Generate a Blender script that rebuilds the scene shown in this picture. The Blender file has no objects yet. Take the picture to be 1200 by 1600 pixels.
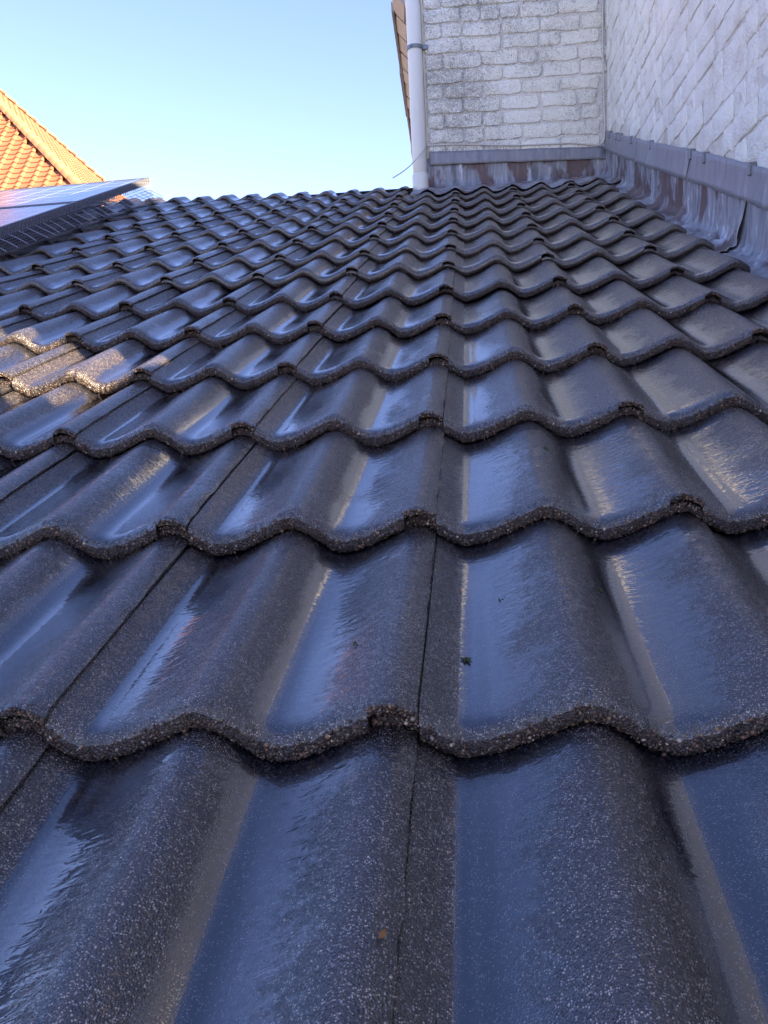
import bpy, math, random
import numpy as np
from mathutils import Vector, Matrix

# ------------------------------------------------------------------ camera, sky, sun, exposure
sc = bpy.context.scene
TH = math.radians(19.0)                                    # pitch of the foreground roof
CAM = (0.0531548, -0.5851885, 0.2289577)
RW = ((0.992332, 0.112687, -0.050777), (-0.035292, -0.135384, -0.990164), (-0.118453, 0.984364, -0.130369))
FPX = 1270.0
cam_data = bpy.data.cameras.new('camera')
cam_data.sensor_fit = 'VERTICAL'
cam_data.sensor_height = 36.0
cam_data.lens = FPX / 1600.0 * 36.0
cam_data.clip_start = 0.02
cam_data.clip_end = 2000.0
cam = bpy.data.objects.new('camera', cam_data)
sc.collection.objects.link(cam)
r, d, f = (Vector(a) for a in RW)
cam.matrix_world = Matrix(((r.x, -d.x, -f.x, CAM[0]), (r.y, -d.y, -f.y, CAM[1]), (r.z, -d.z, -f.z, CAM[2]), (0, 0, 0, 1)))
sc.camera = cam

SUN_EL = math.radians(26.0)
SUN_AZ = math.atan2(0.848, -0.53)                          # from +Y towards +X
world = bpy.data.worlds.new('World')
sc.world = world
world.use_nodes = True
wn = world.node_tree
wn.nodes.clear()
sky = wn.nodes.new('ShaderNodeTexSky')
sky.sky_type = 'NISHITA'
sky.sun_disc = False
sky.sun_elevation = SUN_EL
sky.sun_rotation = SUN_AZ
sky.air_density = 1.0
sky.dust_density = 0.0
sky.ozone_density = 2.0
bg = wn.nodes.new('ShaderNodeBackground')
bg.inputs['Strength'].default_value = 0.067
wo = wn.nodes.new('ShaderNodeOutputWorld')
cast = wn.nodes.new('ShaderNodeMix')
cast.data_type = 'RGBA'
cast.blend_type = 'MULTIPLY'
cast.inputs[0].default_value = 1.0
cast.inputs[7].default_value = (1.0, 0.885, 1.13, 1.0)
wn.links.new(sky.outputs[0], cast.inputs[6])
wn.links.new(cast.outputs[2], bg.inputs[0])
wn.links.new(bg.outputs[0], wo.inputs[0])

sun_data = bpy.data.lights.new('sun', 'SUN')
sun_data.energy = 5.0
sun_data.angle = math.radians(0.5)
sun_data.color = (1.0, 0.82, 0.55)
sun = bpy.data.objects.new('sun', sun_data)
sc.collection.objects.link(sun)
sdir = Vector((math.sin(SUN_AZ) * math.cos(SUN_EL), math.cos(SUN_AZ) * math.cos(SUN_EL), math.sin(SUN_EL)))
sun.rotation_euler = sdir.to_track_quat('Z', 'Y').to_euler()
sun.location = sdir * 30

sc.view_settings.view_transform = 'Standard'
sc.view_settings.look = 'None'
sc.view_settings.gamma = 1.0
sc.view_settings.use_curve_mapping = False
sc.view_settings.exposure = 2.52
sc.render.engine = 'CYCLES'
sc.cycles.use_denoising = True
sc.cycles.denoising_input_passes = 'RGB_ALBEDO_NORMAL'
sc.cycles.denoising_prefilter = 'ACCURATE'
sc.cycles.use_adaptive_sampling = False
sc.cycles.max_bounces = 5
sc.cycles.diffuse_bounces = 2
sc.cycles.glossy_bounces = 3
sc.cycles.sample_clamp_indirect = 6.0

# ------------------------------------------------------------------ helpers
COL = sc.collection
rng = random.Random(7)


def link(o, parent=None):
    COL.objects.link(o)
    if parent is not None:
        o.parent = parent
    return o


def empty(name, loc=(0, 0, 0), rot=(0, 0, 0), parent=None):
    o = bpy.data.objects.new(name, None)
    o.location = loc
    o.rotation_euler = rot
    return link(o, parent)


def tag(o, label=None, cat=None, group=None, kind=None):
    if label:
        o['label'] = label
    if cat:
        o['category'] = cat
    if group:
        o['group'] = group
    if kind:
        o['kind'] = kind
    return o


def make_mesh(name, verts, faces, mats, smooth=False, midx=None):
    me = bpy.data.meshes.new(name)
    me.from_pydata([tuple(v) for v in verts], [], faces)
    for m in (mats if isinstance(mats, (list, tuple)) else [mats]):
        me.materials.append(m)
    if midx is not None:
        me.polygons.foreach_set('material_index', midx)
    me.polygons.foreach_set('use_smooth', [smooth] * len(me.polygons))
    me.update()
    return me


def obj(name, me, parent=None, loc=(0, 0, 0), rot=(0, 0, 0)):
    o = bpy.data.objects.new(name, me)
    o.location = loc
    o.rotation_euler = rot
    return link(o, parent)


class MB:
    """collects pieces of one part"""
    def __init__(self):
        self.v, self.f = [], []

    def add(self, vs, fs):
        b = len(self.v)
        self.v += [tuple(x) for x in vs]
        self.f += [tuple(i + b for i in q) for q in fs]
        return self

    def box(self, x0, x1, y0, y1, z0, z1, bev=0.0):
        if bev <= 0:
            vs = [(x, y, z) for x in (x0, x1) for y in (y0, y1) for z in (z0, z1)]
            fs = [(0, 1, 3, 2), (4, 6, 7, 5), (0, 4, 5, 1), (2, 3, 7, 6), (0, 2, 6, 4), (1, 5, 7, 3)]
            return self.add(vs, fs)
        # octagonal chamfer around z
        b = bev
        ring = [(x0 + b, y0), (x1 - b, y0), (x1, y0 + b), (x1, y1 - b), (x1 - b, y1), (x0 + b, y1), (x0, y1 - b), (x0, y0 + b)]
        vs = []
        for z, ins in ((z0, b), (z0 + b, 0), (z1 - b, 0), (z1, b)):
            cx, cy = (x0 + x1) / 2, (y0 + y1) / 2
            for x, y in ring:
                vs.append((x + (ins if x < cx else -ins) * 0.7, y + (ins if y < cy else -ins) * 0.7, z))
        fs = []
        for k in range(3):
            for i in range(8):
                j = (i + 1) % 8
                fs.append((k * 8 + i, k * 8 + j, (k + 1) * 8 + j, (k + 1) * 8 + i))
        fs.append(tuple(reversed(range(8))))
        fs.append(tuple(range(24, 32)))
        return self.add(vs, fs)

    def tube(self, pts, rad, n=8, cap=True):
        pts = [Vector(q) for q in pts]
        rings = []
        prev = None
        for i, q in enumerate(pts):
            t = (pts[min(i + 1, len(pts) - 1)] - pts[max(i - 1, 0)]).normalized()
            a = prev if prev is not None else (Vector((0, 0, 1)) if abs(t.z) < 0.9 else Vector((1, 0, 0)))
            s = t.cross(a).normalized()
            a = s.cross(t).normalized()
            prev = a
            rr = rad[i] if isinstance(rad, (list, tuple)) else rad
            rings.append([q + (a * math.cos(2 * math.pi * k / n) + s * math.sin(2 * math.pi * k / n)) * rr for k in range(n)])
        vs = [v for rg in rings for v in rg]
        fs = []
        for i in range(len(pts) - 1):
            for k in range(n):
                k2 = (k + 1) % n
                fs.append((i * n + k, i * n + k2, (i + 1) * n + k2, (i + 1) * n + k))
        if cap:
            fs.append(tuple(reversed(range(n))))
            fs.append(tuple(range((len(pts) - 1) * n, len(pts) * n)))
        return self.add(vs, fs)

    def prism(self, poly, ext, axis='y'):
        """poly of (a, b); extruded along axis from ext[0] to ext[1]"""
        n = len(poly)
        vs = []
        for e in ext:
            for a, b in poly:
                vs.append({'y': (a, e, b), 'x': (e, a, b), 'z': (a, b, e)}[axis])
        fs = [tuple(range(n)), tuple(reversed(range(n, 2 * n)))]
        fs += [(i, i + n, (i + 1) % n + n, (i + 1) % n) for i in range(n)]
        return self.add(vs, fs)

    def build(self, name, mat, parent=None, smooth=False, loc=(0, 0, 0), rot=(0, 0, 0)):
        return obj(name, make_mesh(name, self.v, self.f, mat, smooth), parent, loc, rot)


def grid_faces(nx, ny):
    return [(j * nx + i, j * nx + i + 1, (j + 1) * nx + i + 1, (j + 1) * nx + i) for j in range(ny - 1) for i in range(nx - 1)]


# ------------------------------------------------------------------ node helpers / materials
class NT:
    def __init__(self, name):
        self.m = bpy.data.materials.new(name)
        self.m.use_nodes = True
        self.t = self.m.node_tree
        self.t.nodes.clear()
        self.out = self.t.nodes.new('ShaderNodeOutputMaterial')
        self.p = self.t.nodes.new('ShaderNodeBsdfPrincipled')
        self.t.links.new(self.p.outputs[0], self.out.inputs[0])

    def n(self, kind, **kw):
        q = self.t.nodes.new('ShaderNode' + kind)
        for k, v in kw.items():
            setattr(q, k, v)
        return q

    def put(self, sock, v):
        if isinstance(v, bpy.types.NodeSocket):
            self.t.links.new(v, sock)
        elif v is not None:
            if hasattr(sock.default_value, '__len__') and not isinstance(v, (int, float)):
                v = tuple(v) + ((1.0,) if len(sock.default_value) == 4 and len(v) == 3 else ())
            sock.default_value = v

    def set(self, **kw):
        for k, v in kw.items():
            self.put(self.p.inputs[k.replace('_', ' ')], v)

    def math(self, op, a, b=0.0, c=None, clamp=False):
        q = self.n('Math', operation=op, use_clamp=clamp)
        self.put(q.inputs[0], a)
        self.put(q.inputs[1], b)
        if c is not None:
            self.put(q.inputs[2], c)
        return q.outputs[0]

    def vmath(self, op, a, b=None):
        q = self.n('VectorMath', operation=op)
        self.put(q.inputs[0], a)
        if b is not None:
            self.put(q.inputs[1], b)
        return q.outputs[0]

    def mix(self, fac, a, b):
        q = self.n('Mix', data_type='RGBA')
        self.put(q.inputs[0], fac)
        self.put(q.inputs[6], a)
        self.put(q.inputs[7], b)
        return q.outputs[2]

    def mixf(self, fac, a, b):
        q = self.n('Mix', data_type='FLOAT')
        self.put(q.inputs[0], fac)
        self.put(q.inputs[2], a)
        self.put(q.inputs[3], b)
        return q.outputs[0]

    def ramp(self, fac, stops, interp='LINEAR'):
        q = self.n('ValToRGB')
        q.color_ramp.interpolation = interp
        e = q.color_ramp.elements
        while len(e) < len(stops):
            e.new(0.5)
        for el, (pos, c) in zip(e, stops):
            el.position = pos
            el.color = (c, c, c, 1) if isinstance(c, (int, float)) else tuple(c) + (1,)
        self.put(q.inputs[0], fac)
        return q.outputs[0]

    def noise(self, vec, scale, detail=3.0, rough=0.55, dist=0.0):
        q = self.n('TexNoise')
        self.put(q.inputs['Vector'], vec)
        q.inputs['Scale'].default_value = scale
        q.inputs['Detail'].default_value = detail
        q.inputs['Roughness'].default_value = rough
        q.inputs['Distortion'].default_value = dist
        return q.outputs['Fac']

    def voro(self, vec, scale, feature='F1'):
        q = self.n('TexVoronoi', feature=feature)
        self.put(q.inputs['Vector'], vec)
        q.inputs['Scale'].default_value = scale
        return q

    def mapping(self, vec, scale=(1, 1, 1), loc=(0, 0, 0), rot=(0, 0, 0)):
        q = self.n('Mapping')
        self.put(q.inputs['Vector'], vec)
        q.inputs['Scale'].default_value = scale
        q.inputs['Location'].default_value = loc
        q.inputs['Rotation'].default_value = rot
        return q.outputs[0]

    def bump(self, height, strength=0.5, dist=0.002, normal=None):
        q = self.n('Bump')
        self.put(q.inputs['Height'], height)
        self.put(q.inputs['Strength'], strength)
        q.inputs['Distance'].default_value = dist
        if normal is not None:
            self.put(q.inputs['Normal'], normal)
        return q.outputs[0]

    def objco(self):
        return self.n('TexCoord').outputs['Object']

    def pos(self):
        return self.n('NewGeometry').outputs['Position']

    def attr(self, name):
        return self.n('Attribute', attribute_name=name).outputs['Fac']


def mat_tile():
    t = NT('wet_concrete_tile')
    info = t.n('ObjectInfo')
    rnd = info.outputs['Random']
    comb = t.n('CombineXYZ')
    for i, k in enumerate((3.1, 7.7, 5.3)):
        t.put(comb.inputs[i], t.math('MULTIPLY', rnd, k))
    co = t.vmath('ADD', t.objco(), comb.outputs[0])
    wet = t.attr('wet')
    big = t.noise(co, 11.0, 3.0, 0.65)
    mid = t.noise(co, 130.0, 3.0, 0.75)
    w = t.math('ADD', wet, t.math('MULTIPLY', t.math('SUBTRACT', big, 0.5), 1.6))
    w = t.math('ADD', w, t.math('MULTIPLY', t.math('SUBTRACT', mid, 0.5), 1.1))
    w = t.math('ADD', w, t.math('MULTIPLY', t.math('SUBTRACT', rnd, 0.5), 0.45))
    wq = t.ramp(w, [(0.30, 0.0), (0.80, 1.0)], 'EASE')
    # sand grain of the cast surface, in clusters
    v1 = t.voro(co, 760.0)
    dist = v1.outputs['Distance']
    c1 = t.n('SeparateColor')
    t.put(c1.inputs[0], v1.outputs['Color'])
    v2 = t.voro(co, 430.0)
    c2 = t.n('SeparateColor')
    t.put(c2.inputs[0], v2.outputs['Color'])
    body = t.ramp(dist, [(0.18, 1.0), (0.55, 0.0)])
    sel = t.math('ADD', c1.outputs[0], t.math('MULTIPLY', t.math('SUBTRACT', mid, 0.5), 1.2))
    sel = t.math('ADD', sel, t.math('MULTIPLY', t.math('SUBTRACT', big, 0.5), 0.5))
    speck = t.math('MULTIPLY', t.ramp(sel, [(0.54, 0.0), (1.0, 1.0)]), body)
    peb = t.math('MULTIPLY', t.ramp(c2.outputs[1], [(0.965, 0.0), (0.985, 1.0)]), t.ramp(v2.outputs['Distance'], [(0.16, 1.0), (0.40, 0.0)]))
    dirt = t.math('MULTIPLY', t.ramp(c2.outputs[0], [(0.97, 0.0), (0.985, 1.0)]), t.ramp(v2.outputs['Distance'], [(0.16, 1.0), (0.40, 0.0)]))
    dry = t.mix(big, (0.043, 0.030, 0.027), (0.019, 0.015, 0.016))
    dry = t.mix(t.math('MULTIPLY', rnd, 0.7), dry, (0.014, 0.012, 0.013))
    dry = t.mix(speck, dry, (0.66, 0.56, 0.51))
    dry = t.mix(peb, dry, (0.62, 0.52, 0.42))
    wetc = t.mix(t.math('MULTIPLY', speck, 0.5), (0.007, 0.007, 0.012), (0.34, 0.31, 0.31))
    base = t.mix(wq, dry, wetc)
    base = t.mix(dirt, base, (0.008, 0.008, 0.007))
    rough = t.mixf(wq, t.math('ADD', 0.15, t.math('MULTIPLY', c1.outputs[2], 0.22)), 0.09)
    gh = t.math('MULTIPLY', dist, t.mixf(t.math('MULTIPLY', wet, 1.0, clamp=True), -1.0, -0.15))
    b1 = t.bump(gh, 0.9, 0.0012)
    rip = t.noise(t.mapping(co, (0.5, 1.5, 1.0)), 80.0, 2.0, 0.6, 0.6)
    rb = t.bump(rip, t.mixf(wet, 0.40, 0.12), 0.0030)
    t.set(Base_Color=base, Roughness=rough, IOR=1.75, Normal=b1, Coat_Weight=t.mixf(wq, 0.28, 1.0), Coat_Roughness=t.mixf(wq, 0.18, 0.025), Coat_IOR=1.68)
    t.put(t.p.inputs['Coat Normal'], rb)
    return t.m


def mat_grit():
    t = NT('exposed_aggregate')
    g = t.n('NewGeometry')
    c = t.ramp(g.outputs['Random Per Island'], [(0.0, (0.034, 0.022, 0.019)), (0.45, (0.075, 0.045, 0.034)), (0.70, (0.14, 0.082, 0.055)), (0.86, (0.24, 0.15, 0.09)), (0.93, (0.24, 0.22, 0.20)), (0.975, (0.50, 0.41, 0.31)), (1.0, (0.68, 0.62, 0.55))], 'CONSTANT')
    t.set(Base_Color=c, Roughness=0.28, IOR=1.5)
    return t.m


def mat_nose():
    t = NT('broken_aggregate_nose')
    co = t.vmath('ADD', t.objco(), t.n('ObjectInfo').outputs['Location'])
    v = t.voro(co, 420.0)
    c = t.n('SeparateColor')
    t.put(c.inputs[0], v.outputs['Color'])
    body = t.ramp(v.outputs['Distance'], [(0.25, 1.0), (0.55, 0.0)])
    col = t.ramp(c.outputs[0], [(0.0, (0.045, 0.030, 0.026)), (0.55, (0.085, 0.056, 0.045)), (0.78, (0.17, 0.125, 0.10)), (0.92, (0.32, 0.26, 0.21))], 'CONSTANT')
    col = t.mix(body, (0.035, 0.026, 0.025), col)
    t.set(Base_Color=col, Roughness=0.42, Normal=t.bump(t.math('MULTIPLY', v.outputs['Distance'], -1.0), 0.9, 0.0022))
    return t.m


def mat_paint(name, base, dirt=0.6, leftdirt=0.0, tan=0.0, brickbump=False, axis='y'):
    t = NT(name)
    p = t.pos()
    n1 = t.noise(p, 3.2, 3.0, 0.6)
    n2 = t.noise(p, 38.0, 3.0, 0.7)
    n3 = t.noise(p, 160.0, 1.0, 0.6)
    sep = t.n('SeparateXYZ')
    t.put(sep.inputs[0], p)
    m = t.math('ADD', t.math('ADD', t.math('MULTIPLY', n1, 0.45), t.math('MULTIPLY', n2, 0.5)), t.math('MULTIPLY', n3, 0.55))
    if leftdirt:
        # lichen is thick along the outer corner (west end) of the gable and thins out towards the inner corner
        gx = t.n('MapRange')
        t.put(gx.inputs[0], sep.outputs[0])
        gx.inputs[1].default_value = -0.18
        gx.inputs[2].default_value = 0.55
        gx.inputs[3].default_value = leftdirt
        gx.inputs[4].default_value = 0.0
        m = t.math('ADD', m, gx.outputs[0])
    m = t.ramp(m, [(0.74, 0.0), (0.98, 1.0)])
    spots = t.ramp(t.math('ADD', n3, t.math('MULTIPLY', n1, 0.35)), [(0.66, 0.0), (0.80, 1.0)])
    col = t.mix(t.math('MULTIPLY', n1, 0.6), base, tuple(x * 0.80 for x in base))
    col = t.mix(t.math('MULTIPLY', m, dirt), col, (0.13, 0.125, 0.115))
    if tan:
        tn = t.noise(t.vmath('ADD', p, (5.0, 3.0, 1.0)), 7.0, 5.0, 0.7)
        col = t.mix(t.math('MULTIPLY', t.ramp(tn, [(0.52, 0.0), (0.70, 1.0)]), tan), col, (0.42, 0.34, 0.26))
    col = t.mix(t.math('MULTIPLY', spots, 0.25 * dirt), col, (0.16, 0.15, 0.13))
    h = t.math('ADD', t.math('MULTIPLY', n2, 1.0), t.math('MULTIPLY', n3, 0.4))
    nb = t.bump(h, 0.9, 0.009)
    if brickbump:
        br = t.n('TexBrick')
        t.put(br.inputs['Vector'], t.mapping(p, (1, 1, 1), rot=(math.pi / 2, 0, 0) if axis == 'y' else (math.pi / 2, 0, math.pi / 2)))
        br.inputs['Scale'].default_value = 1.0
        br.inputs['Brick Width'].default_value = 0.235
        br.inputs['Row Height'].default_value = 0.0825
        br.inputs['Mortar Size'].default_value = 0.006
        nb = t.bump(br.outputs['Fac'], -0.6, 0.006, nb)
    t.set(Base_Color=col, Roughness=0.75, Normal=nb)
    return t.m


def mat_lead(name, base, streak, rust=0.0, con=1.0):
    t = NT(name)
    p = t.pos()
    sv = t.mapping(p, (1.0, 1.0, 0.14))
    s1 = t.noise(sv, 38.0, 5.0, 0.65, 0.3)
    s2 = t.noise(p, 9.0, 4.0, 0.6)
    s3 = t.noise(p, 90.0, 4.0, 0.6)
    col = t.mix(t.ramp(s1, [(0.40, 0.0), (0.68, 1.0)]), base, tuple(min(1, x * (1 + 0.75 * con)) for x in base))
    col = t.mix(t.math('MULTIPLY', t.ramp(t.math('ADD', s1, t.math('MULTIPLY', s2, 0.6)), [(0.86, 0.0), (1.05, 1.0)]), streak), col, (0.62, 0.64, 0.68))
    dk = t.noise(t.vmath('ADD', sv, (3, 1, 2)), 24.0, 4.0, 0.6)
    col = t.mix(t.math('MULTIPLY', t.ramp(dk, [(0.54, 0.0), (0.66, 1.0)]), 0.75 * con), col, tuple(x * 0.35 for x in base))
    if rust:
        rn = t.noise(t.mapping(p, (1.0, 1.0, 0.5), (2.3, 0.4, 1.7)), 7.5, 4.0, 0.6)
        col = t.mix(t.math('MULTIPLY', t.ramp(rn, [(0.49, 0.0), (0.56, 1.0)]), rust), col, t.mix(s3, (0.060, 0.038, 0.040), (0.17, 0.085, 0.065)))
    nb = t.bump(t.math('ADD', s3, t.math('MULTIPLY', s2, 1.5)), 0.45, 0.004)
    t.set(Base_Color=col, Metallic=0.25, Roughness=t.mixf(s1, 0.42, 0.68), Normal=nb)
    return t.m


def mat_simple(name, base, rough=0.5, metal=0.0, var=0.25, scale=20.0, bump=0.0):
    t = NT(name)
    co = t.objco()
    nn = t.noise(co, scale, 4.0, 0.6)
    col = t.mix(nn, tuple(x * (1 - var) for x in base), tuple(min(1, x * (1 + var)) for x in base))
    t.set(Base_Color=col, Roughness=rough, Metallic=metal)
    if bump:
        t.set(Normal=t.bump(nn, bump, 0.003))
    return t.m


def mat_clay(name, a, b, rough=0.7):
    t = NT(name)
    info = t.n('ObjectInfo')
    co = t.objco()
    nn = t.noise(t.vmath('ADD', co, info.outputs['Location']), 6.0, 4.0, 0.6)
    k = t.math('ADD', t.math('MULTIPLY', info.outputs['Random'], 0.6), t.math('MULTIPLY', nn, 0.5))
    t.set(Base_Color=t.mix(k, a, b), Roughness=rough, Normal=t.bump(t.noise(co, 60.0), 0.3, 0.003))
    return t.m


M_TILE = mat_tile()
M_GRIT = mat_grit()
M_NOSE = mat_nose()
M_WHITE_BACK = mat_paint('white_paint_lichen', (0.92, 0.90, 0.79), 0.66, 0.07)
M_WHITE_RIGHT = mat_paint('white_paint_thick', (0.92, 0.90, 0.81), 0.16, 0.0, 0.38)
M_MORTAR = mat_paint('painted_mortar', (0.82, 0.785, 0.72), 0.7, 0.08, 0.3)
M_MORTAR_R = mat_paint('painted_mortar_tan', (0.78, 0.73, 0.65), 0.3, 0.0, 0.8)
M_RENDER_B = mat_paint('white_paint_upper_gable', (0.74, 0.725, 0.68), 0.7, 0.15, 0.2, True, 'y')
M_RENDER_R = mat_paint('white_paint_upper_side', (0.78, 0.765, 0.72), 0.3, 0.0, 0.4, True, 'x')
M_LEAD = mat_lead('lead_cover_strip', (0.255, 0.255, 0.275), 0.12, 0.0, 0.35)
M_LEAD_WET = mat_lead('lead_streaked', (0.245, 0.25, 0.275), 0.9, 0.85, 0.9)
M_PIPE = mat_simple('white_plastic_pipe', (0.78, 0.77, 0.69), 0.35, 0, 0.06, 5.0)
M_CLIP = mat_simple('grey_metal_clip', (0.22, 0.23, 0.25), 0.4, 0.6)
M_CREAM = mat_simple('cream_corner_bead', (0.66, 0.56, 0.42), 0.7, 0, 0.15, 12)
M_CABLE = mat_simple('white_cable', (0.66, 0.62, 0.56), 0.5, 0, 0.12)
M_PINK = mat_clay('faded_clay_tile', (0.34, 0.28, 0.255), (0.46, 0.39, 0.36))
M_GREYTILE = mat_simple('grey_soffit_board', (0.34, 0.31, 0.30), 0.8, 0, 0.2)
M_ORANGE = mat_clay('orange_clay_tile', (0.245, 0.085, 0.040), (0.35, 0.135, 0.066))
M_ORANGE_HIP = mat_clay('orange_clay_hip_tile', (0.28, 0.110, 0.058), (0.36, 0.150, 0.080))
M_DARK = mat_simple('dark_roof_felt', (0.02, 0.02, 0.022), 0.9)
M_FRAME = mat_simple('grey_anodised_frame', (0.13, 0.13, 0.16), 0.4, 0.4)
M_WIRE = mat_simple('galvanised_wire', (0.55, 0.55, 0.58), 0.35, 0.7)
M_WIREDARK = mat_simple('black_coated_wire', (0.16, 0.16, 0.19), 0.5)
M_BRICKWALL = mat_simple('house_wall_render', (0.55, 0.50, 0.43), 0.85, 0, 0.1, 3)
M_MOSS = mat_simple('moss_green', (0.05, 0.07, 0.02), 0.8, 0, 0.4, 200)
M_LEAF = mat_simple('dead_leaf', (0.30, 0.14, 0.04), 0.6, 0, 0.3, 80)
M_GROUND = mat_simple('pale_paving', (0.29, 0.275, 0.265), 0.9, 0, 0.25, 0.4)


def mat_panel():
    t = NT('solar_glass')
    co = t.objco()
    br = t.n('TexBrick')
    t.put(br.inputs['Vector'], co)
    br.offset = 0.0
    br.inputs['Scale'].default_value = 1.0
    br.inputs['Brick Width'].default_value = 0.158
    br.inputs['Row Height'].default_value = 0.158
    br.inputs['Mortar Size'].default_value = 0.004
    dirt = t.noise(co, 14.0, 5.0, 0.65)
    drops = t.ramp(t.noise(co, 160.0, 2.0, 0.5), [(0.60, 0.0), (0.68, 1.0)])
    col = t.mix(br.outputs['Fac'], (0.012, 0.014, 0.03), (0.55, 0.57, 0.6))
    col = t.mix(t.math('MULTIPLY', dirt, 0.18), col, (0.25, 0.25, 0.25))
    t.set(Base_Color=col, Roughness=t.math('ADD', 0.06, t.math('MULTIPLY', dirt, 0.10)), IOR=1.5, Normal=t.bump(drops, 0.25, 0.001))
    return t.m


M_GLASS = mat_panel()

# ------------------------------------------------------------------ the ground
g = MB().add([(-400, -400, 0), (400, -400, 0), (400, 400, 0), (-400, 400, 0)], [(0, 1, 2, 3)]).build('ground', M_GROUND, None, False, (0, 0, -4.0))
tag(g, kind='structure')

# ------------------------------------------------------------------ the foreground roof
VR = [-0.724, -0.362, 0.0, 0.3645, 0.7112, 1.0654, 1.4027, 1.7485, 2.1008, 2.442, 2.7798, 3.1157, 3.452, 3.7915, 4.1302, 4.4729, 4.815]
ZR = [0.012, 0.006, 0.0, -0.0168, -0.024, -0.0297, -0.0306, -0.0329, -0.0296, -0.0305, -0.0266, -0.024, -0.0224, -0.0192, -0.0168, -0.0113, -0.008]
NSTEP = 0.025                                              # each nose stands this far above the tile under it


def sag(u, v):
    uu = max(-2.2, min(u, 0.9))
    vv = max(-0.4, min(v, 4.7))
    return float(np.interp(vv, VR, ZR)) + 0.020413 * uu * uu - 0.004916 * uu * vv - 0.002759 * uu * uu * vv


_S = np.array([-0.010, 0.0, 0.010, 0.020, 0.030, 0.040, 0.048, 0.056, 0.062, 0.070, 0.080, 0.090, 0.100, 0.110, 0.120, 0.130, 0.140, 0.150, 0.160])
_W = np.array([0.92, 1.0, 0.95, 0.80, 0.57, 0.31, 0.13, 0.03, 0.0, 0.015, 0.08, 0.18, 0.305, 0.45, 0.605, 0.765, 0.92, 1.0, 0.95])
AMP = 0.0315
CREST = 0.126
_dense = np.linspace(0, 0.15, 601)


def _smooth_wave():
    y = np.interp(_dense, _S, _W)
    k = np.hanning(53)
    k /= k.sum()
    yy = np.concatenate([y[:-1], y[:-1], y[:-1]])
    yy = np.convolve(yy, k, 'same')
    return np.append(yy[600:1200], yy[600])


_WAVE = _smooth_wave()


def wave(x):
    s = (np.asarray(x) - CREST) % 0.15
    return AMP * np.interp(s, _dense, _WAVE)


W_REF = float(wave(0.30))
NOTCH, LAP = 0.263, 0.037


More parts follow.
